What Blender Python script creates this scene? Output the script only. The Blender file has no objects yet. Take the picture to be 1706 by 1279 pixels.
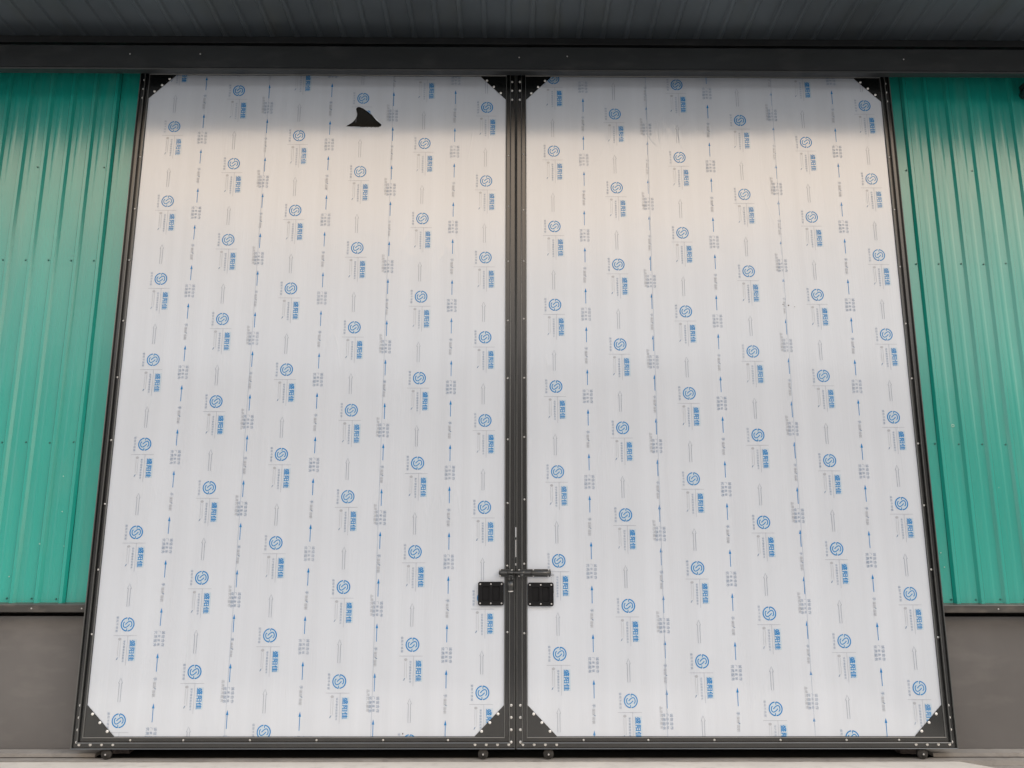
import bpy, bmesh, math, random
from mathutils import Vector, Matrix
random.seed(7)
SC = bpy.context.scene
COL = SC.collection

# ------------------------------------------------------------------ camera
CX, CY, CZ = -0.06344, -5.45655, 1.46368
yaw, pitch, roll = -0.00644, 0.19317, 0.00125
f = Vector((-math.sin(yaw)*math.cos(pitch), math.cos(yaw)*math.cos(pitch), math.sin(pitch)))
r = Vector((math.cos(yaw), math.sin(yaw), 0)); u = r.cross(f)
r2 = math.cos(roll)*r + math.sin(roll)*u; u2 = -math.sin(roll)*r + math.cos(roll)*u
cam = bpy.data.objects.new('camera', bpy.data.cameras.new('camera')); COL.objects.link(cam)
M = Matrix((r2, u2, -f)).transposed().to_4x4(); M.translation = (CX, CY, CZ)
cam.matrix_world = M
cam.data.sensor_width = 36; cam.data.lens = 1281/1706*36
cam.data.clip_start = .05; cam.data.clip_end = 2000
SC.camera = cam

# ------------------------------------------------------------------ sky, sun, exposure
SUN_EL, SUN_AZ = math.radians(38), math.radians(58)     # azimuth measured from straight behind the camera towards the right
sd = Vector((math.sin(SUN_AZ)*math.cos(SUN_EL), -math.cos(SUN_AZ)*math.cos(SUN_EL), math.sin(SUN_EL)))
W = bpy.data.worlds.new('World'); SC.world = W; W.use_nodes = True
nt = W.node_tree; nt.nodes.clear()
def N(t, k, **kw):
    n = t.nodes.new(k)
    for a, b in kw.items(): setattr(n, a, b)
    return n
out = N(nt, 'ShaderNodeOutputWorld')
sky = N(nt, 'ShaderNodeTexSky', sky_type='NISHITA', sun_disc=False, sun_elevation=SUN_EL,
        sun_rotation=math.atan2(sd.x, sd.y), air_density=1.2, dust_density=4.0, ozone_density=1.0)
bg1 = N(nt, 'ShaderNodeBackground'); bg1.inputs[1].default_value = .05
nt.links.new(sky.outputs[0], bg1.inputs[0])
# added sky gradient: dim low down, warm bright band for the reflections, cooler towards the zenith, same all round
geo = N(nt, 'ShaderNodeTexCoord'); sep = N(nt, 'ShaderNodeSeparateXYZ'); nt.links.new(geo.outputs['Generated'], sep.inputs[0])
ramp = N(nt, 'ShaderNodeValToRGB'); nt.links.new(sep.outputs[2], ramp.inputs[0])
cr = ramp.color_ramp; cr.interpolation = 'EASE'
cr.elements[0].position = 0.0; cr.elements[0].color = (.36, .35, .35, 1)
cr.elements[1].position = 1.0; cr.elements[1].color = (.42, .50, .64, 1)
for p, c in ((.22, (.38, .36, .35, 1)), (.31, (.60, .52, .44, 1)), (.41, (1.30, 1.0, .70, 1)), (.52, (1.26, 1.0, .74, 1)), (.64, (.74, .78, .84, 1)), (.82, (.52, .60, .72, 1))):
    e = cr.elements.new(p); e.color = c
bg2 = N(nt, 'ShaderNodeBackground'); bg2.inputs[1].default_value = 1.95
nt.links.new(ramp.outputs[0], bg2.inputs[0])
add = N(nt, 'ShaderNodeAddShader'); nt.links.new(bg1.outputs[0], add.inputs[0]); nt.links.new(bg2.outputs[0], add.inputs[1])
nt.links.new(add.outputs[0], out.inputs[0])
sun = bpy.data.objects.new('sun', bpy.data.lights.new('sun', 'SUN')); COL.objects.link(sun)
sun.data.energy = .5; sun.data.angle = math.radians(25); sun.data.color = (1, .97, .93)
sun.rotation_euler = sd.to_track_quat('Z', 'Y').to_euler()
SC.view_settings.view_transform = 'Standard'; SC.view_settings.look = 'None'
SC.view_settings.gamma = 1; SC.view_settings.use_curve_mapping = False
SC.view_settings.exposure = 0.0

# ------------------------------------------------------------------ materials
def mat(name, col, rough=.5, metal=0., ior=1.5, grain=None, wave=None, mottle=None, aniso=0., dirt=None):
    """grain: (scale_vec, distance, strength) bump; mottle: (scale_vec, amount) colour variation; dirt: (scale, amount, colour)"""
    m = bpy.data.materials.new(name); m.use_nodes = True; t = m.node_tree
    b = t.nodes['Principled BSDF']
    b.inputs['Base Color'].default_value = (*col, 1); b.inputs['Roughness'].default_value = rough
    b.inputs['Metallic'].default_value = metal; b.inputs['IOR'].default_value = ior
    b.inputs['Anisotropic'].default_value = aniso
    tc = N(t, 'ShaderNodeTexCoord')
    def noise(sc, detail=4):
        mp = N(t, 'ShaderNodeMapping'); mp.inputs['Scale'].default_value = sc
        t.links.new(tc.outputs['Object'], mp.inputs[0])
        n = N(t, 'ShaderNodeTexNoise'); n.inputs['Scale'].default_value = 1; n.inputs['Detail'].default_value = detail
        t.links.new(mp.outputs[0], n.inputs['Vector']); return n
    cur = None
    if mottle:
        n = noise(mottle[0])
        mr = N(t, 'ShaderNodeMapRange'); mr.inputs[1].default_value = .3; mr.inputs[2].default_value = .7
        mr.inputs[3].default_value = 1-mottle[1]; mr.inputs[4].default_value = 1+mottle[1]*.6
        t.links.new(n.outputs[0], mr.inputs[0])
        mx = N(t, 'ShaderNodeMix', data_type='RGBA', blend_type='MULTIPLY'); mx.inputs[0].default_value = 1
        mx.inputs[6].default_value = (*col, 1); t.links.new(mr.outputs[0], mx.inputs[7])
        t.links.new(mx.outputs[2], b.inputs['Base Color']); cur = mx.outputs[2]
    if dirt:
        n = noise(dirt[0], 7)
        mr = N(t, 'ShaderNodeMapRange'); mr.inputs[1].default_value = dirt[3] if len(dirt) > 3 else .52; mr.inputs[2].default_value = .75
        mr.inputs[3].default_value = 0; mr.inputs[4].default_value = dirt[1]
        t.links.new(n.outputs[0], mr.inputs[0])
        mx = N(t, 'ShaderNodeMix', data_type='RGBA'); t.links.new(mr.outputs[0], mx.inputs[0])
        if cur: t.links.new(cur, mx.inputs[6])
        else: mx.inputs[6].default_value = (*col, 1)
        mx.inputs[7].default_value = (*dirt[2], 1); t.links.new(mx.outputs[2], b.inputs['Base Color'])
    prev = None
    for g in (grain, wave):
        if not g: continue
        n = noise(g[0], g[3] if len(g) > 3 else 2)
        bp = N(t, 'ShaderNodeBump'); bp.inputs['Distance'].default_value = g[1]; bp.inputs['Strength'].default_value = g[2]
        t.links.new(n.outputs[0], bp.inputs['Height'])
        if prev: t.links.new(prev, bp.inputs['Normal'])
        prev = bp.outputs[0]
    if prev: t.links.new(prev, b.inputs['Normal'])
    return m
MT = {}
MT['film'] = mat('milky_film', (.612, .664, .735), .135, ior=2.15, mottle=((9, 9, .35), .045),
                 grain=((95, 95, 5), .0011, .55), wave=((3.2, 3.2, 1.6), .006, .30, 3))
MT['steel'] = mat('brushed_steel', (.50, .49, .47), .10, metal=1, grain=((260, 260, 2), .0004, .3))
MT['edge'] = mat('frame_edge_shine', (.17, .175, .175), .28, metal=.6)  # lighter metal paints the shine along the frame's ridges into the lips
MT['core'] = mat('dark_core_gloss', (.012, .010, .007), .08, ior=1.8, grain=((200, 200, 1), .0003, .3))
MT['tint'] = mat('pale_blue_bleed', (.50, .61, .70), .11, ior=2.2)  # pale fill imitating camera colour bleed around the blue logo and lettering
MT['ink'] = mat('blue_ink', (.004, .20, .52), .15, ior=1.6, dirt=((3, 3, 1.4), .22, (.40, .52, .66), .45))
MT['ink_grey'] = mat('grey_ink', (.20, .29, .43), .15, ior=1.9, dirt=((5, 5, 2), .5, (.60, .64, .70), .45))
MT['ink_faint'] = mat('faint_grey_ink', (.42, .45, .50), .15, ior=2.0)
MT['ink_line'] = mat('fine_line_ink', (.25, .29, .37), .15, ior=2.0)
MT['frame'] = mat('dark_frame_paint', (.008, .0095, .010), .20, ior=1.85, mottle=((6, 6, 1.5), .15), grain=((60, 60, 2), .0006, .3), dirt=((9, 9, 3), .14, (.09, .088, .082)))
MT['header'] = mat('dark_header_paint', (.020, .023, .025), .42, ior=1.5, mottle=((1.2, 3, 5), .25), dirt=((4, 4, 9), .25, (.08, .08, .08)))
MT['soffit'] = mat('soffit_sheet_paint', (.11, .132, .15), .40, ior=1.5, mottle=((.9, .9, .9), .30), dirt=((5, 1.4, 5), .4, (.10, .11, .10)))
MT['green'] = mat('green_sheet_paint', (.012, .355, .29), .22, ior=2.0, mottle=((3, 3, .5), .10),
                  grain=((40, 40, .8), .0012, .35), wave=((7, 7, .45), .010, .35), dirt=((8, 8, 1.2), .16, (.22, .36, .30)))
MT['green_screw'] = mat('green_screw_paint', (.008, .13, .11), .45)
MT['flashing'] = mat('flashing_paint', (.058, .056, .052), .38, mottle=((4, 4, 4), .2), dirt=((7, 7, 16), .5, (.17, .15, .13)))
MT['plinth'] = mat('grey_wall_paint', (.135, .130, .127), .5, mottle=((1.6, 1.6, 1.1), .16), grain=((30, 30, 30), .0015, .3), dirt=((3, 3, 9), .35, (.21, .20, .19)))
MT['plinth_raw'] = mat('raw_plinth_render', (.14, .115, .105), .8, mottle=((14, 14, 14), .5), grain=((50, 50, 50), .006, .8))
MT['concrete'] = mat('concrete', (.31, .295, .275), .85, mottle=((2.5, 2.5, 2.5), .22), grain=((70, 70, 70), .004, .7, 6), dirt=((11, 11, 11), .55, (.18, .17, .16)))
MT['slab'] = mat('pale_slab', (.66, .63, .585), .8, mottle=((3, 3, 3), .08), grain=((60, 60, 60), .002, .5, 6), dirt=((9, 14, 9), .4, (.40, .37, .34)))
MT['rivet'] = mat('rivet_metal', (.86, .86, .84), .3, metal=.12)
MT['screw'] = mat('screw_metal', (.62, .62, .62), .35, metal=.8)
MT['black'] = mat('black_plastic', (.004, .0045, .006), .5, ior=1.35)
MT['black_metal'] = mat('black_metal', (.022, .025, .026), .35, ior=1.7)
MT['rubber'] = mat('dusty_rubber', (.035, .033, .031), .75, mottle=((60, 60, 60), .4))
MT['dark'] = mat('dark_inner_wall', (.03, .028, .024), .9)
MT['splash'] = mat('pale_droppings', (.26, .50, .42), .7)
MT['far_wall'] = mat('added_shed_wall', (.50, .49, .48), .8, mottle=((.3, .3, .3), .2))
MT['far_roof'] = mat('added_shed_roof', (.44, .44, .44), .7)
MT['glass'] = mat('dark_window_glass', (.02, .025, .03), .1)
MT['dirt_mark'] = mat('dark_smudge', (.08, .08, .07), .7)

def creases(m):
    """sparse fine wrinkles in the film: thin noise contours, present only in patches"""
    t = m.node_tree; b = t.nodes['Principled BSDF']; tc = N(t, 'ShaderNodeTexCoord')
    def nz(sc, det, dist):
        mp = N(t, 'ShaderNodeMapping'); mp.inputs['Scale'].default_value = sc; t.links.new(tc.outputs['Object'], mp.inputs[0])
        n = N(t, 'ShaderNodeTexNoise'); n.inputs['Scale'].default_value = 1; n.inputs['Detail'].default_value = det; n.inputs['Distortion'].default_value = dist
        t.links.new(mp.outputs[0], n.inputs['Vector']); return n
    a = nz((2.6, 2.6, .55), 3, .5); k = N(t, 'ShaderNodeValToRGB'); k.color_ramp.elements[0].position = .482; k.color_ramp.elements[0].color = (0, 0, 0, 1)
    k.color_ramp.elements[1].position = .518; k.color_ramp.elements[1].color = (0, 0, 0, 1); e = k.color_ramp.elements.new(.5); e.color = (1, 1, 1, 1)
    t.links.new(a.outputs[0], k.inputs[0])
    c = nz((1.3, 7, 1.3), 2, 0); mr = N(t, 'ShaderNodeMapRange'); mr.inputs[1].default_value = .52; mr.inputs[2].default_value = .66; t.links.new(c.outputs[0], mr.inputs[0])
    mu = N(t, 'ShaderNodeMath', operation='MULTIPLY'); t.links.new(k.outputs[0], mu.inputs[0]); t.links.new(mr.outputs[0], mu.inputs[1])
    bp = N(t, 'ShaderNodeBump'); bp.inputs['Distance'].default_value = .0016; bp.inputs['Strength'].default_value = .4
    t.links.new(mu.outputs[0], bp.inputs['Height'])
    old = b.inputs['Normal'].links[0].from_socket; t.links.new(old, bp.inputs['Normal']); t.links.new(bp.outputs[0], b.inputs['Normal'])
creases(MT['film'])

# ------------------------------------------------------------------ helpers
def link(name, me, m, parent=None, loc=None, kind=None):
    o = bpy.data.objects.new(name, me); COL.objects.link(o)
    if m is not None and not me.materials: me.materials.append(MT[m])
    if parent: o.parent = parent
    if loc: o.location = loc
    if kind: o['kind'] = kind
    return o
def empty(name, loc, label, cat, group=None):
    o = bpy.data.objects.new(name, None); COL.objects.link(o); o.location = loc
    o.empty_display_size = .1; o['label'] = label; o['category'] = cat
    if group: o['group'] = group
    return o
def tag(o, label, cat, group=None):
    o['label'] = label; o['category'] = cat
    if group: o['group'] = group
    return o
def pydata(name, v, fc):
    me = bpy.data.meshes.new(name); me.from_pydata(v, [], fc); me.update(); return me
def bm_mesh(name, bm, smooth=False):
    me = bpy.data.meshes.new(name); bm.normal_update(); bm.to_mesh(me); bm.free()
    if smooth:
        for p in me.polygons: p.use_smooth = True
    return me
def add_box(bm, x0, x1, y0, y1, z0, z1, bev=0):
    v = [bm.verts.new(p) for p in ((x0,y0,z0),(x1,y0,z0),(x1,y1,z0),(x0,y1,z0),(x0,y0,z1),(x1,y0,z1),(x1,y1,z1),(x0,y1,z1))]
    fs = [bm.faces.new([v[i] for i in q]) for q in ((3,2,1,0),(4,5,6,7),(0,1,5,4),(1,2,6,5),(2,3,7,6),(3,0,4,7))]
    if bev:
        es = {e for q in fs for e in q.edges}
        bmesh.ops.bevel(bm, geom=list(es), offset=bev, segments=2, affect='EDGES', profile=.6)
def box(name, d, m, parent=None, bev=0, kind=None):
    bm = bmesh.new(); add_box(bm, *d, bev=bev); return link(name, bm_mesh(name, bm), m, parent, kind=kind)
def tube(bm, p0, p1, rad, seg=12, cap=True):
    p0, p1 = Vector(p0), Vector(p1); d = (p1-p0).normalized()
    a = d.orthogonal().normalized(); b = d.cross(a)
    R0 = [bm.verts.new(p0+rad*(math.cos(t)*a+math.sin(t)*b)) for t in [i*2*math.pi/seg for i in range(seg)]]
    R1 = [bm.verts.new(p1+rad*(math.cos(t)*a+math.sin(t)*b)) for t in [i*2*math.pi/seg for i in range(seg)]]
    for i in range(seg): bm.faces.new((R0[i], R0[(i+1)%seg], R1[(i+1)%seg], R1[i]))
    if cap: bm.faces.new(R0[::-1]); bm.faces.new(R1)
def lathe_y(name, prof, seg=12, smooth=True):
    """profile of (radius, y) from the outside (negative y) inwards, about the Y axis"""
    v, fc = [], []
    for (rr, y) in prof:
        for i in range(seg):
            t = 2*math.pi*i/seg; v.append((rr*math.cos(t), y, rr*math.sin(t)))
    for k in range(len(prof)-1):
        for i in range(seg):
            j = (i+1) % seg; fc.append((k*seg+i, (k+1)*seg+i, (k+1)*seg+j, k*seg+j))
    fc.append(tuple(range(seg)))
    me = pydata(name, v, fc)
    bm = bmesh.new(); bm.from_mesh(me); bmesh.ops.recalc_face_normals(bm, faces=bm.faces); bm.to_mesh(me); bm.free()
    if smooth:
        for p in me.polygons: p.use_smooth = True
    return me
def plate2d(name, loops, thick, bevel=0, holes_first=False):
    """filled outline(s) in X-Z, holes allowed; front face at y=0, body behind to y=thick"""
    c = bpy.data.curves.new(name, 'CURVE'); c.dimensions = '2D'; c.fill_mode = 'BOTH'
    c.extrude = thick/2; c.bevel_depth = bevel; c.bevel_resolution = 1
    for lp in loops:
        s = c.splines.new('POLY'); s.points.add(len(lp)-1); s.use_cyclic_u = True
        for p, q in zip(s.points, lp): p.co = (q[0], q[1], 0, 1)
    o = bpy.data.objects.new('tmp', c); COL.objects.link(o)
    me = bpy.data.meshes.new_from_object(o); bpy.data.objects.remove(o); bpy.data.curves.remove(c)
    for v in me.vertices: v.co = Vector((v.co.x, -v.co.z+thick/2+bevel, v.co.y))
    me.name = name
    bm = bmesh.new(); bm.from_mesh(me); bmesh.ops.remove_doubles(bm, verts=bm.verts, dist=1e-5)
    bmesh.ops.recalc_face_normals(bm, faces=bm.faces); bm.to_mesh(me); bm.free()
    me.materials.clear(); return me
def rrect(x0, x1, z0, z1, rad, n=4):
    pts = []
    for cx, cz, a in ((x1-rad, z1-rad, 0), (x0+rad, z1-rad, 90), (x0+rad, z0+rad, 180), (x1-rad, z0+rad, 270)):
        for i in range(n+1):
            t = math.radians(a+90*i/n); pts.append((cx+rad*math.cos(t), cz+rad*math.sin(t)))
    return pts
RIVET = lathe_y('rivet', [(.0094, .0), (.0094, -.0018), (.0082, -.0045), (.0052, -.0066), (.0018, -.0074)], 12); RIVET.materials.append(MT['rivet'])
SMALL = lathe_y('screw', [(.0068, .0), (.0068, -.0016), (.0052, -.0036), (.0016, -.0046)], 10); SMALL.materials.append(MT['rivet'])
STEEL_SCREW = lathe_y('steel_screw', [(.0056, .0), (.0056, -.0012), (.0040, -.0028), (.0016, -.0030), (.0012, -.0018)], 10); STEEL_SCREW.materials.append(MT['screw'])
GREEN_SCREW = lathe_y('cladding_screw', [(.0070, .0), (.0070, -.0014), (.0045, -.0018), (.0048, -.0055), (.002, -.0058)], 6, False); GREEN_SCREW.materials.append(MT['green_screw'])

# ------------------------------------------------------------------ ground
G = 260
gm = pydata('ground', [(-G,-G,-.03),(G,-G,-.03),(G,G,-.03),(-G,G,-.03)], [(0,1,2,3)])
link('ground', gm, 'concrete', kind='structure')
# pale apron slab in front of the doors, its right end cut off at a slant
bm = bmesh.new()
xs = []
n = 60
back = [(-9 + i*(11.92)/n, -.035 + random.uniform(-.006, .006)) for i in range(n+1)]
ol = back + [(3.10, -.20), (3.25, -.60), (3.35, -2.4), (-9, -2.4)]
vt = [bm.verts.new((x, y, 0)) for x, y in ol]; ft = bm.faces.new(vt)
ex = bmesh.ops.extrude_face_region(bm, geom=[ft]); 
for v in [g for g in ex['geom'] if isinstance(g, bmesh.types.BMVert)]: v.co.z = -.029
bmesh.ops.recalc_face_normals(bm, faces=bm.faces)
link('apron_slab', bm_mesh('apron_slab', bm), 'slab', kind='structure')
# concrete sill strip between slab and doors
bm = bmesh.new(); add_box(bm, -9, 9, -.022, .045, -.029, .004); me = bm_mesh('door_sill', bm)
link('door_sill', me, 'concrete', kind='structure')
# floor inside
box('inner_floor', (-6, 6, .046, 12, -.0295, -.022), 'dark', kind='structure')

# ------------------------------------------------------------------ walls
WY = .12   # plane of the green sheets
def clad_sheet(x0, x1, ribs, z0, z1, parent):
    """folded steel sheet: narrow raised ribs, a shallow crease down each flat"""
    prof = [(x0, 0)]
    for rx in ribs:
        prof += [(rx-.026, 0), (rx-.011, -.019), (rx+.011, -.019), (rx+.026, 0), (rx+.058, .0), (rx+.072, -.0022), (rx+.086, -.0022), (rx+.100, 0)]
    prof = sorted([p for p in prof if x0-1e-6 <= p[0] < x1-1e-4]) + [(x1, 0)]
    NZ = 14; v = []; fc = []
    ph = random.uniform(0, 6)
    for k in range(NZ+1):
        z = z0+(z1-z0)*k/NZ
        for (x, y) in prof:
            v.append((x, WY+y+.0012*math.sin(2.1*z+ph+x*3)+.0008*math.sin(5.3*z+2*ph+x*11), z))
    n = len(prof)
    for k in range(NZ):
        for i in range(n-1):
            a = k*n+i; fc.append((a, a+1, a+n+1, a+n))
    return link('cladding_sheet', pydata('cladding_sheet', v, fc), 'green', parent)
ZB = .985; ZT = 5.30
def green_wall(side, edges, ribs, label):
    e = empty('green_wall', (0, 0, 0), label, 'wall', 'green metal walls beside the doors')
    for i, (a, b) in enumerate(edges):
        o = clad_sheet(a, b, ribs, ZB, ZT, e)
        o.location.y = -.003*(i % 2)
    for z in (1.018, 2.115, 3.50, 4.265):
        for j, rx in enumerate(ribs):
            if z > 4 and j not in (0, 3): continue
            o = link('cladding_screw', GREEN_SCREW, None, e, (rx-.040, WY-.003, z+random.uniform(-.004, .004)))
    return e
rl = [-3.165-.172*i for i in range(12)]
rr_ = [3.103+.172*i for i in range(12)]
gl = green_wall(-1, [(-3.139, -2.60), (-3.999, -3.139), (-4.859, -3.999), (-5.4, -4.859)], rl, 'green ribbed metal wall left of the two film-covered doors')
gr = green_wall(1, [(2.60, 3.077), (3.077, 3.937), (3.937, 4.797), (4.797, 5.4)], rr_, 'green ribbed metal wall right of the two film-covered doors')
for rx in rl[:0]: pass
# pale splashes and one washer on the sheets
def blob(name, x, z, s, parent, y=WY-.006, m='splash'):
    k = 9; pts = [(x+s*random.uniform(.6, 1.1)*math.cos(2*math.pi*i/k), z+s*random.uniform(.6, 1.1)*math.sin(2*math.pi*i/k)) for i in range(k)]
    me = plate2d(name, [pts], .0008); o = link(name, me, m, parent); o.location.y = y; return o
for x, z, s in ((-3.36, 1.395, .010), (-3.33, 1.28, .006), (-3.71, 1.53, .006), (-3.67, 1.50, .007), (-3.32, 1.24, .003), (-3.23, 1.62, .006), (-3.25, 1.87, .006), (-3.55, 1.17, .005), (-3.19, 1.38, .005)):
    blob('dried_splash', x, z, s, gl)
for x, z, s in ((3.035, 1.24, .006), (3.02, 1.34, .006), (3.26, 1.45, .004), (3.49, 1.80, .004)):
    blob('dried_splash', x, z, s, gr)
wl = lathe_y('washer', [(.013, 0), (.013, -.003), (.006, -.004), (.005, -.002)], 14); link('washer', wl, 'splash', gr, (3.205, WY-.003, 2.25))

def low_wall(s, label):
    e = empty('low_wall', (0, 0, 0), label, 'wall', 'low grey base walls under the green metal')
    xa, xb = (-6, -2.80) if s < 0 else (2.80, 6)
    box('wall_face', (xa, xb, .165, .36, .03, ZB-.088), 'plinth', e); box('gap_backing', (xa, xb, .28, .36, ZB-.086, ZB-.011), 'dark', e)
    # rough bare plinth end that shows under the door's corner
    xi, xo = (-2.80, -2.62) if s < 0 else (2.62, 2.80)
    bm = bmesh.new(); add_box(bm, xi, xo, .155, .36, .0, ZB-.01); bmesh.ops.subdivide_edges(bm, edges=bm.edges, cuts=5, use_grid_fill=True)
    for v in bm.verts: v.co += Vector([random.uniform(-.004, .004) for _ in range(3)])
    link('plinth_end', bm_mesh('plinth_end', bm), 'plinth_raw', e)
    # footing ledge
    bm = bmesh.new(); add_box(bm, xa, xb, .06, .36, .0045, .028); link('footing', bm_mesh('footing', bm), 'concrete', e)
    # folded flashing under the sheets: sloping top lip, face, return
    xe0, xe1 = (-6, -2.70) if s < 0 else (2.70, 6)
    pr = [(.125, ZB+.010), (.062, ZB+.002), (.058, ZB-.004), (.058, ZB-.048), (.064, ZB-.052), (.278, ZB-.050)]
    v = [(x, y, z) for x in (xe0, xe1) for y, z in pr]; n = len(pr)
    me = pydata('flashing', v, [(i, i+1, n+i+1, n+i) for i in range(n-1)]); fl = link('flashing', me, 'flashing', e)
    for x in ([-3.77, -3.335, -2.99] if s < 0 else [3.35, 3.72]):
        link('screw', STEEL_SCREW, None, fl, (x*1.0, .058, ZB-.026))
    return e
low_wall(-1, 'low dark grey base wall at the left edge, under the green metal')
low_wall(1, 'low dark grey base wall at the right edge, under the green metal')

# the shed behind: side and back walls, roof (keeps its inside dark), a doorway at the back lets daylight reach the slit between the doors
sh = empty('warehouse_shell', (0, 6, 0), 'dark inside of the warehouse seen only through the gaps round the doors', 'building')
bm = bmesh.new()
add_box(bm, -6, -5.9, .37, 12, 0.001, 5.6); add_box(bm, 5.9, 6, .37, 12, 0.001, 5.6)
add_box(bm, -5.9, -.7, 11.9, 12, .001, 5.6); add_box(bm, 1.1, 5.9, 11.9, 12, .001, 5.6); add_box(bm, -.7, 1.1, 11.9, 12, 2.3, 5.6)
o = link('shell_wall', bm_mesh('shell_wall', bm), 'dark', sh); o.location = (0, -6, 0)
bm = bmesh.new(); add_box(bm, -6.2, 6.2, .30, 12.2, 5.61, 5.7); o = link('roof', bm_mesh('roof', bm), 'dark', sh); o.location = (0, -6, 0)
bm = bmesh.new()
add_box(bm, -5.9, -2.6, .25, .36, ZB, 5.6); add_box(bm, 2.6, 5.9, .25, .36, ZB, 5.6); add_box(bm, -2.6, 2.6, .20, .36, 4.9, 5.6)
o = link('front_lining', bm_mesh('front_lining', bm), 'dark', sh); o.location = (0, -6, 0)

# ------------------------------------------------------------------ header: dark track cover and the roof overhang
hd = empty('door_track_cover', (0, -.16, 4.93), 'long dark metal track cover running above both sliding doors', 'track cover')
# folded sheet: lip, face, sloped top
pr = [(-.10, 4.934), (-.158, 4.932), (-.166, 4.94), (-.160, 4.952), (-.160, 5.130), (-.150, 5.142), (.02, 5.165), (.10, 5.165)]
for a, b in ((-6.2, -.62), (-.62, 6.2)):
    v = [(x, y+.16, z-4.93) for x in (a, b) for y, z in pr]; n = len(pr)
    o = link('cover_sheet', pydata('cover_sheet', v, [(i, n+i, n+i+1, i+1) for i in range(n-1)]), 'header', hd)
    if b > 3: o.location.y = -.0015
for x, z in ((-3.034, 5.167), (-2.483, 5.170), (.025, 5.153), (.404, 5.165), (3.065, 5.154)):
    link('screw', STEEL_SCREW, None, hd, (CX+(x-CX)*.9707, -.003, CZ+(z-CZ)*.9707-4.93))
bm = bmesh.new(); add_box(bm, -6, 6, .11, .18, .145, .225); tr = link('rail_channel', bm_mesh('rail_channel', bm), 'black_metal', hd)

ev = empty('roof_overhang', (0, 0, 5.33), 'dark ribbed underside of the roof overhang across the top', 'roof overhang')
def soffit(x0, x1, k):
    pitch_ = .187; prof = []; x = x0
    while x < x1-1e-6:
        prof += [(x, 0), (x+.130, 0), (x+.142, .016), (x+.168, .016), (x+.180, 0)]
        x += pitch_
    prof.append((x1, 0)); v = []; NY = 6
    for j in range(NY+1):
        y = .11-1.70*j/NY
        for (xx, dz) in prof: v.append((xx, y, .02-.075*(y-.11)-dz+.001*k))
    n = len(prof); fc = []
    for j in range(NY):
        for i in range(n-1): a = j*n+i; fc.append((a, a+n, a+n+1, a+1))
    return link('soffit_sheet', pydata('soffit_sheet', v, fc), 'soffit', ev)
x = -6.2; k = 0
while x < 6.1: soffit(x, x+.935, k % 2); x += .935; k += 1
bm = bmesh.new(); add_box(bm, -6.3, 6.4, -1.66, -1.59, .10, .34); link('gutter_board', bm_mesh('gutter_board', bm), 'header', ev)
bm = bmesh.new(); add_box(bm, -6.3, 6.4, -1.59, .25, .24, .30); link('roof_sheet', bm_mesh('roof_sheet', bm), 'header', ev)
bm = bmesh.new(); add_box(bm, -6.2, 6.2, .112, .16, -.20, .23); link('wall_closer', bm_mesh('wall_closer', bm), 'header', ev)
bm = bmesh.new(); add_box(bm, -6.2, 6.2, .02, .075, -.045, .012, .004); link('closing_strip', bm_mesh('closing_strip', bm), 'header', ev)

# ------------------------------------------------------------------ print on the protective film
PER = .6142
def ribbon(bm, pts, w, closed=False, y=0):
    pts = [Vector((p[0], 0, p[1])) for p in pts]; n = len(pts); L = []
    for i, p in enumerate(pts):
        a = pts[(i-1) % n] if (closed or i > 0) else p; b = pts[(i+1) % n] if (closed or i < n-1) else p
        d = (b-a).normalized(); nn = Vector((-d.z, 0, d.x))*w/2
        L.append((bm.verts.new(p+nn+Vector((0, y, 0))), bm.verts.new(p-nn+Vector((0, y, 0)))))
    for i in range(n if closed else n-1):
        j = (i+1) % n; bm.faces.new((L[i][0], L[i][1], L[j][1], L[j][0]))
def rect(bm, x0, x1, z0, z1):
    bm.faces.new([bm.verts.new((a, 0, b)) for a, b in ((x0, z0), (x1, z0), (x1, z1), (x0, z1))])
_tc = {}
def glyphs(s):
    """outline mesh of a text line, unit size, cached"""
    if s not in _tc:
        c = bpy.data.curves.new('t', 'FONT'); c.body = s; c.resolution_u = 1; c.offset = 0
        o = bpy.data.objects.new('t', c); COL.objects.link(o)
        me = bpy.data.meshes.new_from_object(o); bpy.data.objects.remove(o); bpy.data.curves.remove(c)
        _tc[s] = ([tuple(v.co) for v in me.vertices], [tuple(p.vertices) for p in me.polygons]); bpy.data.meshes.remove(me)
    return _tc[s]
def text_down(bm, s, x, z, size, gap=1.0, sx=1.0, bold=0):
    """characters turned a quarter clockwise, reading downwards, starting at z, standing on x (their tops to the right)"""
    for ch in s:
        if ch != ' ':
            v, fc = glyphs(ch)
            for db in ((0, 0), (bold, 0), (0, bold), (bold, bold)) if bold else ((0, 0),):
                vs = [bm.verts.new((x+(q[1]+db[0])*size*sx, -db[0]*1e-3-db[1]*2e-3, z-(q[0]+db[1])*size)) for q in v]
                for q in fc:
                    try: bm.faces.new([vs[i] for i in q])
                    except ValueError: pass
        z -= size*gap
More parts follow.
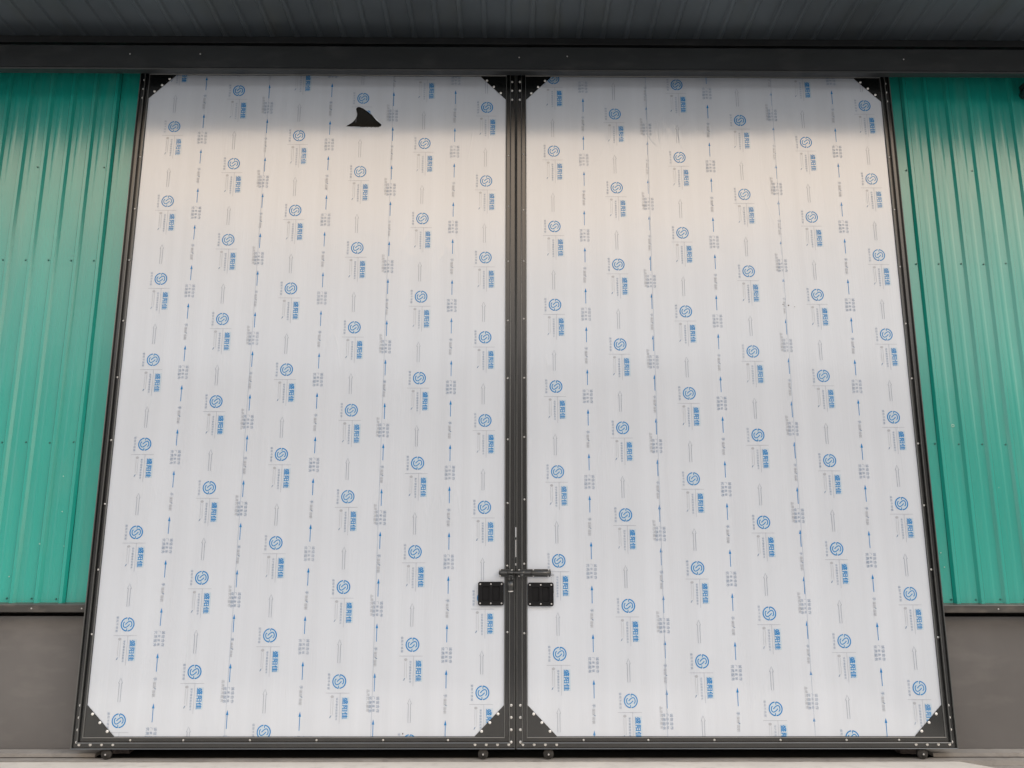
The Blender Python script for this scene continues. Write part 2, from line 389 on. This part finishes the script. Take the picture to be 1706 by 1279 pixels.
def logo_cell():
    A, B, C, D = (bmesh.new() for _ in range(4))     # blue, grey, faint, line
    T = bmesh.new(); k = 24; T.faces.new([T.verts.new((.044*math.cos(2*math.pi*i/k), .0012, .044*math.sin(2*math.pi*i/k))) for i in range(k)])
    T.faces.new([T.verts.new((a, .0012, b)) for a, b in ((.024, -.238), (.071, -.238), (.071, -.098), (.024, -.098))])
    R = .0430
    def arc(a0, a1, n=20): return [(R*math.cos(math.radians(a0+(a1-a0)*i/n)), R*math.sin(math.radians(a0+(a1-a0)*i/n))) for i in range(n+1)]
    ribbon(A, arc(97, 265), .0074); ribbon(A, arc(-85, 85) , .0074)
    ribbon(A, [(.003, .043), (.003, .026)], .0052); ribbon(A, [(-.003, -.043), (-.003, -.026)], .0052)
    def sm(p, it=2):
        for _ in range(it):
            q = [p[0]]
            for a, b in zip(p, p[1:]): q += [(a[0]*.75+b[0]*.25, a[1]*.75+b[1]*.25), (a[0]*.25+b[0]*.75, a[1]*.25+b[1]*.75)]
            p = q+[p[-1]]
        return p
    S = [(-.43, .36), (-.64, .22), (-.62, -.28), (-.35, -.50), (0, -.32), (.33, .02)]
    for s in (1, -1): ribbon(A, sm([(s*a*.0455, s*b*.0455) for a, b in S]), .0062)
    S2 = [(-.30, .02), (-.10, .14)]
    text_down(A, '盛阳佳', .0295, -.1005, .0445, gap=1.02, sx=.86, bold=.045)
    text_down(B, '盛阳不锈钢', -.0765, .053, .0165, gap=1.32)
    text_down(B, '保护膜使用说明书', -.0165, -.103, .0150, gap=1.20)
    text_down(C, 'SHENGYANGJIA', .0195, -.102, .0085, gap=1.25)
    rect(D, -.088, .072, -.0741, -.0727); rect(D, .0092, .0106, -.266, -.0727)
    # faint hand-shaped peel mark
    k = 12; C.faces.new([C.verts.new((-.043+.011*math.cos(2*math.pi*i/k), 0, -.096+.009*math.sin(2*math.pi*i/k))) for i in range(k)])
    rect(C, -.0505, -.0488, -.205, -.108); rect(C, -.0368, -.0352, -.215, -.108)
    B.faces.new([B.verts.new((a, 0, b)) for a, b in ((-.058, -.232), (-.050, -.229), (-.043, -.213), (-.051, -.216))])
    P = [(-.0105, -.345), (.0035, -.379), (-.0025, -.377), (-.0020, -.496), (-.0175, -.496), (-.0180, -.377), (-.0240, -.379)]
    ribbon(D, P, .0023, closed=True)
    return A, B, C, D, T
def arrow_cell(extra):
    A, B, C, D = (bmesh.new() for _ in range(4))
    for z0 in (0, -.295):
        A.faces.new([A.verts.new((a, 0, b)) for a, b in ((0, z0), (-.0085, z0-.032), (.0085, z0-.032))])
        rect(A, -.0021, .0021, z0-.119, z0-.031)
    text_down(B, '诚信合作', .018, -.150, .0230, gap=1.16)
    text_down(B, '厂家直销', -.008, -.150, .0180, gap=1.46)
    text_down(B, '优质服务', -.034, -.150, .0230, gap=1.16)
    text_down(B, '手', -.013, -.448, .0250); text_down(C, '撕胶', -.013, -.478, .022)
    B.faces.new([B.verts.new((a, 0, b)) for a, b in ((-.012, -.512), (-.002, -.515), (.010, -.524), (.002, -.527))])
    text_down(C, '面朝', -.013, -.530, .022)
    if extra: text_down(C, '品质优先服务', -.050, -.105, .0215, gap=1.12)
    return A, B, C, D
def bm_to_lists(bm):
    bm.verts.index_update(); v = [tuple(x.co) for x in bm.verts]; fc = [tuple(y.index for y in x.verts) for x in bm.faces]; bm.free(); return v, fc
LOGO = [bm_to_lists(b) for b in logo_cell()]
ARW = [bm_to_lists(b) for b in arrow_cell(False)]; ARX = [bm_to_lists(b) for b in arrow_cell(True)]
LOGOS = [(-2.634, 4.546), (-2.155, 4.854), (-1.666, 4.475), (-1.184, 4.793), (-.701, 4.415), (-.224, 4.721),
         (.293, 4.970), (.767, 4.670), (1.255, 4.922), (1.735, 4.620), (2.236, 4.439), (2.719, 4.751)]
ARROWS = [(-2.412, .970, 0), (-1.917, 2.452, 1), (-1.433, 2.146, 0), (-.947, 2.392, 1), (-.470, 2.092, 0),
          (.520, 2.643, 0), (1.008, 2.284, 1), (1.487, 1.365, 0), (1.990, 4.867, 1), (2.471, 4.563, 0)]
INKS = ['ink', 'ink_grey', 'ink_faint', 'ink_line', 'tint']
def print_mesh(x0, x1, zb, zt, cuts):
    """the film's print between x0 and x1, trimmed to the sheet's edge and its cut corners"""
    V, F, MI = [], [], []
    for cols, isl in ((LOGOS, 1), (ARROWS, 0)):
        for c in cols:
            if not (x0-.06 < c[0] < x1+.06): continue
            cell = LOGO if isl else (ARX if c[2] else ARW)
            ztop = c[1] - PER*math.floor((c[1]-zb)/PER) + PER*10
            z = ztop
            while z > zb-.05:
                if z < zt+.62:
                    jx = random.uniform(-.0015, .0015) + .004*math.sin(z*1.3+c[0])
                    for mi, (v, fc) in enumerate(cell):
                        b = len(V); V += [(p[0]+c[0]+jx, p[1]-.0002*mi, p[2]+z) for p in v]
                        F += [tuple(i+b for i in q) for q in fc]; MI += [mi]*len(fc)
                z -= PER
    me = pydata('film_print', V, F)
    for k in INKS: me.materials.append(MT[k])
    me.polygons.foreach_set('material_index', MI)
    bm = bmesh.new(); bm.from_mesh(me)
    for co, no in [((x0+.002, 0, 0), (-1, 0, 0)), ((x1-.002, 0, 0), (1, 0, 0)), ((0, 0, zb), (0, 0, -1)), ((0, 0, zt), (0, 0, 1))] + cuts:
        bmesh.ops.bisect_plane(bm, geom=bm.verts[:]+bm.edges[:]+bm.faces[:], plane_co=co, plane_no=no, clear_outer=True, clear_inner=False)
    bm.to_mesh(me); bm.free(); return me
HOLE = [(-1.315, 4.556), (-1.288, 4.574), (-1.262, 4.592), (-1.243, 4.618), (-1.233, 4.640), (-1.231, 4.661), (-1.236, 4.682), (-1.241, 4.699), (-1.238, 4.712), (-1.228, 4.719),
        (-1.212, 4.719), (-1.188, 4.709), (-1.152, 4.682), (-1.118, 4.655), (-1.096, 4.630), (-1.075, 4.605), (-1.055, 4.588), (-1.039, 4.571), (-1.046, 4.556)]
hx = -1.058
while hx > -1.21:
    HOLE += [(hx, 4.552+.004*(hx+1.2)), (hx-.004, 4.542+random.uniform(0, .006)), (hx-.008, 4.551)]; hx -= .0105
HOLE += [(-1.256, 4.554)]

# ------------------------------------------------------------------ door leaves
A1, A2, ZB2, ZT2, CH = .0796, 2.85, .15, 4.981, .193
FP = [(0, .045), (0, -.012), (.0012, -.017), (.0032, -.019), (.0055, -.017), (.0072, -.012), (.008, -.001), (.035, -.001), (.0355, -.012), (.0370, -.0165), (.039, -.018), (.0415, -.0165), (.0435, -.011), (.0445, -.004), (.045, .003),
      (.067, .003), (.0675, -.007), (.069, -.0115), (.071, -.013), (.0735, -.012), (.0757, -.008), (.0775, -.002), (.0785, .004), (.0785, .030)]
def side_mesh(name, c0, c1, in0, in1, wsc0=1, wsc1=1):
    """mitred length of the frame extrusion from corner c0 to corner c1; in0/in1 = inward diagonal at each"""
    v = []
    for c, d in ((c0, in0), (c1, in1)):
        for (uu, y) in FP: v.append((c[0]+d[0]*uu, y, c[1]+d[1]*uu))
    n = len(FP); fc = [(i, i+1, n+i+1, n+i) for i in range(n-1)]
    me = pydata(name, v, fc); bm = bmesh.new(); bm.from_mesh(me)
    if name:   # outward = towards -y at the lips
        bm.normal_update(); s = sum(f.normal.y*f.calc_area() for f in bm.faces)
        if s > 0: bmesh.ops.reverse_faces(bm, faces=bm.faces)
    bm.to_mesh(me); bm.free()
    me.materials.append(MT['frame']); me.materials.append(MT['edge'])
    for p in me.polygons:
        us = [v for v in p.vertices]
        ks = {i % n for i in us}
        if ks <= {2, 3, 4, 5} or ks <= {9, 10, 11, 12} or ks <= {17, 18, 19, 20}: p.material_index = 1  # lip faces carry the painted-in shine
    return me
def make_leaf(s):
    xi, xo = (.0025*s, 2.931*s)
    lab = 'left door leaf wrapped in printed blue-logo film, with a torn hole near its top' if s < 0 else 'right door leaf wrapped in printed blue-logo film, without any hole, its bolt reaching to the left'
    e = empty('sliding_door', (1.465*s, 0, .07), lab, 'door', 'pair of tall sliding doors')
    ox = -1.465*s
    def fix(o): o.location = Vector(o.location)+Vector((ox, 0, -.07)); return o
    zb, zt = .0715, 5.062; sg = -s    # inward x sign at outer edge
    # stiles and rails
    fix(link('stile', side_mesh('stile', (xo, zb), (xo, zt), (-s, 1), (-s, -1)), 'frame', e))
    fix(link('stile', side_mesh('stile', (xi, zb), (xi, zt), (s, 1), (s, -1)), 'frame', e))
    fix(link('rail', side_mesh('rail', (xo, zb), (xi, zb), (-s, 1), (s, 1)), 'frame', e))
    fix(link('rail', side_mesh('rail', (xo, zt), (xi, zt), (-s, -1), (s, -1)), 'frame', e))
    # core panel behind
    x0, x1 = sorted((xi+s*.02, xo-s*.02)); 
    fix(box('core_panel', (x0, x1, .008, .040, zb+.02, zt-.02), 'core', e))
    # three sheets of film
    seams = [-A2-.004, -1.930, -.962, -A1+.004] if s < 0 else [A1-.004, 1.010, 1.992, A2+.004]
    for i in range(3):
        a, b = seams[i], seams[i+1]
        tilt = .010 if i else 0; tilt2 = .010 if i < 2 else 0
        lp = [(a+tilt*-.0, ZB2-.006), (b, ZB2-.006), (b+tilt2*.6, ZT2+.006), (a+tilt*.6, ZT2+.006)]
        loops = [lp]
        if s < 0 and i == 1: loops.append(HOLE)
        fm = plate2d('film_sheet', loops, .0012)
        fo = link('film_sheet', fm, 'film', e); fo.location.y = -.0009*(i % 2)-.0006 ; fix(fo)
        c = [] 
        pm = print_mesh(a, b, ZB2-.004, ZT2+.004, c)
        if s < 0 and i == 1:      # no ink over the hole
            bmh = bmesh.new(); bmh.from_mesh(pm)
            def inside(p):
                k = False; n = len(HOLE)
                for q in range(n):
                    (xa, za), (xb, zb_) = HOLE[q], HOLE[(q+1) % n]
                    if (za > p.z) != (zb_ > p.z) and p.x < (xb-xa)*(p.z-za)/(zb_-za)+xa: k = not k
                return k
            bmesh.ops.delete(bmh, geom=[q for q in bmh.faces if inside(q.calc_center_median())], context='FACES')
            bmh.to_mesh(pm); bmh.free()
        po = link('film_print', pm, None, fo); po.location = (0, -.0012, 0)
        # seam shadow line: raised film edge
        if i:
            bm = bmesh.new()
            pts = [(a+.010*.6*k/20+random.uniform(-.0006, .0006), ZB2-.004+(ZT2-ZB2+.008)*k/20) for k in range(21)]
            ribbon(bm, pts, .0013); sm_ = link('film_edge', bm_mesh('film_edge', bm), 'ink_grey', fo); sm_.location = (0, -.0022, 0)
    if s < 0:
        # folded-back flap at the right of the hole
        v = [(-1.112, -.003, 4.648), (-1.088, -.006, 4.628), (-1.058, -.009, 4.602), (-1.031, -.008, 4.579), (-1.034, -.003, 4.566), (-1.056, -.004, 4.586), (-1.080, -.004, 4.606), (-1.10, -.003, 4.632)]
        fix(link('torn_flap', pydata('torn_flap', v, [(0, 7, 6, 1), (6, 5, 2, 1), (5, 4, 3, 2)]), 'film', e))
        v = [(-1.318, -.003, 4.552), (-1.26, -.004, 4.549), (-1.20, -.006, 4.545), (-1.20, -.002, 4.552), (-1.256, -.002, 4.555)]
        fix(link('torn_flap', pydata('torn_flap', v, [(0, 1, 4), (1, 2, 3, 4)]), 'film', e))
        o = fix(blob('dirt_speck', -.75, .165, .006, e, y=-.003, m='dirt_mark'))
        o = fix(blob('dirt_speck', -1.96, 2.20, .003, e, y=-.003, m='dirt_mark'))
    else:
        for x, z, q in ((2.016, 3.128, .006), (1.975, 3.135, .004), (2.06, 3.118, .003)): fix(blob('dirt_speck', x, z, q, e, y=-.003, m='dirt_mark'))
    # corner gussets
    for xc, dx in ((A2*s, -s), (A1*s, s)):
        for zc, dz in ((ZB2, 1), (ZT2, -1)):
            p = [(xc-dx*.010, zc-dz*.010), (xc+dx*CH, zc-dz*.010), (xc+dx*CH, zc), (xc, zc+dz*CH), (xc-dx*.010, zc+dz*CH)]
            gp = link('corner_plate', plate2d('corner_plate', [p], .003, .0004), 'frame', e); gp.location.y = -.0055; fix(gp)
            for t in (.20, .48, .76):
                q = (xc+dx*CH*(1-t)-dx*.007, zc+dz*CH*t-dz*.007)
                fix(link('rivet', RIVET, None, e, (q[0], -.0058, q[1])))
            xf = xc-dx*.0486; zf = zc-dz*.052
            for k in range(4): fix(link('rivet', RIVET, None, e, (xf, -.001, zc+dz*(.193-.0765*k))))
            for k in range(4): fix(link('rivet', RIVET, None, e, (xf+dx*(.016+.0745*k), -.001, zf)))
    # small screws along the inner groove
    for z in (.78, 1.235, 1.675, 2.12, 2.56, 3.0, 3.445, 3.868, 4.307):
        fix(link('screw', SMALL, None, e, ((A2+.025+random.uniform(-.003, .003))*s, .001, z+random.uniform(-.02, .02))))
        fix(link('screw', SMALL, None, e, ((A1-.022+random.uniform(-.003, .003))*s, .003, z+.02+random.uniform(-.015, .015))))
    for x in (.45, .88, 1.32, 1.76, 2.20, 2.55):
        fix(link('screw', SMALL, None, e, (x*s, .003, ZB2-.025))); fix(link('screw', SMALL, None, e, (x*s+.03, .003, ZT2+.025)))
    # recessed pull handle: frame with two wells
    hx0, hx1 = (-.258, -.084) if s < 0 else (.083, .257); hz0, hz1 = (.988, 1.143) if s < 0 else (.984, 1.138)
    w = .026; mid = (hx0+hx1)/2
    pl = plate2d('handle_plate', [rrect(hx0, hx1, hz0, hz1, .012), rrect(hx0+w, mid-.009, hz0+w, hz1-w, .004)[::-1], rrect(mid+.009, hx1-w, hz0+w, hz1-w, .004)[::-1]], .012, .0012)
    hp = link('handle_plate', pl, 'black', e); hp.location.y = -.0185; fix(hp)
    wb = plate2d('handle_well', [rrect(hx0+.004, hx1-.004, hz0+.004, hz1-.004, .010)], .002); ho = link('handle_well', wb, 'black', hp); ho.location.y = .0125
    for a in (hx0+.014, mid, hx1-.014):
        for b in (hz0+.014, hz1-.014): link('screw', STEEL_SCREW, None, hp, (a, .000, b))
    # rollers
    for x in ((.2165*s), ((2.70)*s)):
        cb = lathe_y('roller', [(.030, .030), (.034, .028), (.034, .006), (.031, .003), (.020, .004), (.019, .000), (.010, -.001), (.009, -.005), (.003, -.006)], 20)
        ro = link('roller', cb, 'rubber', e, (x, -.004, .0385)); fix(ro)
        bm = bmesh.new(); tube(bm, (0, -.0065, 0), (0, .03, 0), .006, 8); link('axle', bm_mesh('axle', bm), 'screw', ro)
        bm = bmesh.new(); add_box(bm, -.022, .022, .030, .034, -.005, .05); link('bracket', bm_mesh('bracket', bm), 'black_metal', ro)
    # rubber seal between the leaves; left out where it has come away so that daylight shows through
    for a, b in ((.10, 1.252), (1.268, 1.309), (1.427, 1.444), (1.513, 5.0)):
        if s < 0:
            fix(box('rubber_seal', (-.005, .005, .010, .018, a, b), 'black', e))
    return e, fix
dl, fl_ = make_leaf(-1); dr, fr_ = make_leaf(1)

# bolt: keeper on the left leaf, barrel and rod on the right one
kp = fl_(box('bolt_keeper', (-.114, -.010, -.018, -.0145, 1.178, 1.229), 'black_metal', dl, .001))
for x, z in ((-.108, 1.223), (-.108, 1.184), (-.028, 1.222)): link('screw', STEEL_SCREW, None, kp, (x, -.018, z))
bm = bmesh.new(); tube(bm, (-.104, -.030, 1.205), (-.060, -.030, 1.205), .014, 14); tube(bm, (-.045, -.030, 1.205), (-.020, -.030, 1.205), .014, 14); link('keeper_loop', bm_mesh('keeper_loop', bm, False), 'black_metal', kp)
bp = fr_(box('bolt_plate', (.012, .238, -.018, -.0145, 1.178, 1.229), 'black_metal', dr, .001))
for x, z in ((.022, 1.224), (.022, 1.183), (.120, 1.224), (.120, 1.183), (.226, 1.224), (.222, 1.183)): link('screw', STEEL_SCREW, None, bp, (x, -.018, z))
bm = bmesh.new(); tube(bm, (.105, -.031, 1.203), (.240, -.031, 1.203), .0165, 16); tube(bm, (.028, -.031, 1.204), (.060, -.031, 1.204), .0150, 16); link('bolt_barrel', bm_mesh('bolt_barrel', bm, True), 'black_metal', bp)
bm = bmesh.new(); tube(bm, (-.118, -.031, 1.2055), (.236, -.031, 1.204), .0098, 14); rod = fr_(link('bolt_rod', bm_mesh('bolt_rod', bm, True), 'black_metal', dr))
bm = bmesh.new(); bmesh.ops.create_uvsphere(bm, u_segments=12, v_segments=8, radius=.013, matrix=Matrix.Translation((.040, -.050, 1.188))); tube(bm, (.04, -.034, 1.2), (.04, -.05, 1.188), .006, 8); link('bolt_knob', bm_mesh('bolt_knob', bm, True), 'black_metal', rod)
# staple on the left leaf and the padlock hanging from it
bm = bmesh.new(); add_box(bm, -.049, -.020, -.045, -.018, 1.168, 1.190, .002); link('staple', bm_mesh('staple', bm), 'black_metal', kp)
pk = empty('padlock', (-.035, -.05, 1.16), 'small black padlock hanging under the bolt between the two doors', 'padlock')
bm = bmesh.new(); tube(bm, (0, 0, -.072), (0, 0, -.010), .0200, 18); link('lock_body', bm_mesh('lock_body', bm, True), 'black_metal', pk)
bm = bmesh.new(); tube(bm, (0, 0, -.080), (0, 0, -.0725), .0195, 18); link('lock_base', bm_mesh('lock_base', bm, True), 'screw', pk)
bm = bmesh.new()
pp = [(-.012, -.010), (-.012, .014), (-.008, .024), (0, .028), (.008, .024), (.012, .014), (.012, -.010)]
for a, b in zip(pp, pp[1:]): tube(bm, (a[0], 0, a[1]), (b[0], 0, b[1]), .0042, 8)
link('shackle', bm_mesh('shackle', bm, True), 'black_metal', pk)

# ------------------------------------------------------------------ small lamp fixture under the cover, cut by the right edge
lp = empty('wall_fixture', (4.005, .02, 4.915), 'small dark round fixture mounted under the track cover at the far right', 'fixture')
me = lathe_y('fixture_body', [(.034, .09), (.038, .02), (.037, -.02), (.032, -.032), (.026, -.036), (.022, -.030)], 18)
o = link('fixture_body', me, 'black_metal', lp, (.055, 0, 0))
me = lathe_y('fixture_lens', [(.022, -.030), (.016, -.036), (.006, -.038)], 16); o2 = link('fixture_lens', me, 'glass', lp, (.055, 0, 0))
box('fixture_bracket', (.03, .075, .0, .09, .035, .075), 'black_metal', lp, .002); box('fixture_lug', (.085, .11, .01, .09, -.075, -.035), 'black_metal', lp, .002)

# ------------------------------------------------------------------ sheds added out of view to shape what the glossy sheets mirror
def far_shed(x0, x1, y, h, name_label):
    e = empty('added_shed', ((x0+x1)/2, y, -.03), name_label, 'building', 'unseen factory sheds added across the yard')
    ox, oy = (x0+x1)/2, y
    w = (x1-x0)/2
    bm = bmesh.new(); add_box(bm, -w, w, -14, 0, 0, h); link('wall', bm_mesh('wall', bm), 'far_wall', e)
    v = [(-w-.4, .5, h), (w+.4, .5, h), (w+.4, -7, h+1.6), (-w-.4, -7, h+1.6), (-w-.4, -14.5, h), (w+.4, -14.5, h)]
    v2 = [(a, b, c+.2) for a, b, c in v]
    link('roof', pydata('roof', v+v2, [(6,7,8,9), (9,8,11,10), (0,3,2,1), (3,4,5,2), (0,1,7,6), (4,10,11,5), (0,6,9,3), (3,9,10,4), (1,2,8,7), (2,5,11,8)]), 'far_roof', e)
    k = int((x1-x0)//4)
    for j in range(k):
        xx = -w+2+j*4
        for zz in (1.2, h*.6):
            bm = bmesh.new(); add_box(bm, xx-.9, xx+.9, .002, .06, zz, zz+1.5); wn = link('window', bm_mesh('window', bm), 'far_roof', e)
            bm = bmesh.new(); add_box(bm, xx-.8, xx+.8, .062, .07, zz+.1, zz+1.4); link('pane', bm_mesh('pane', bm), 'glass', wn)
far_shed(-34, -6, -27, 8.0, 'unseen grey factory shed added across the yard behind the viewer, the left one seen from the doors')
far_shed(-4, 20, -29, 8.8, 'unseen grey factory shed added across the yard behind the viewer, the middle one straight opposite')
far_shed(22, 46, -26, 7.4, 'unseen grey factory shed added across the yard behind the viewer, the right one seen from the doors')
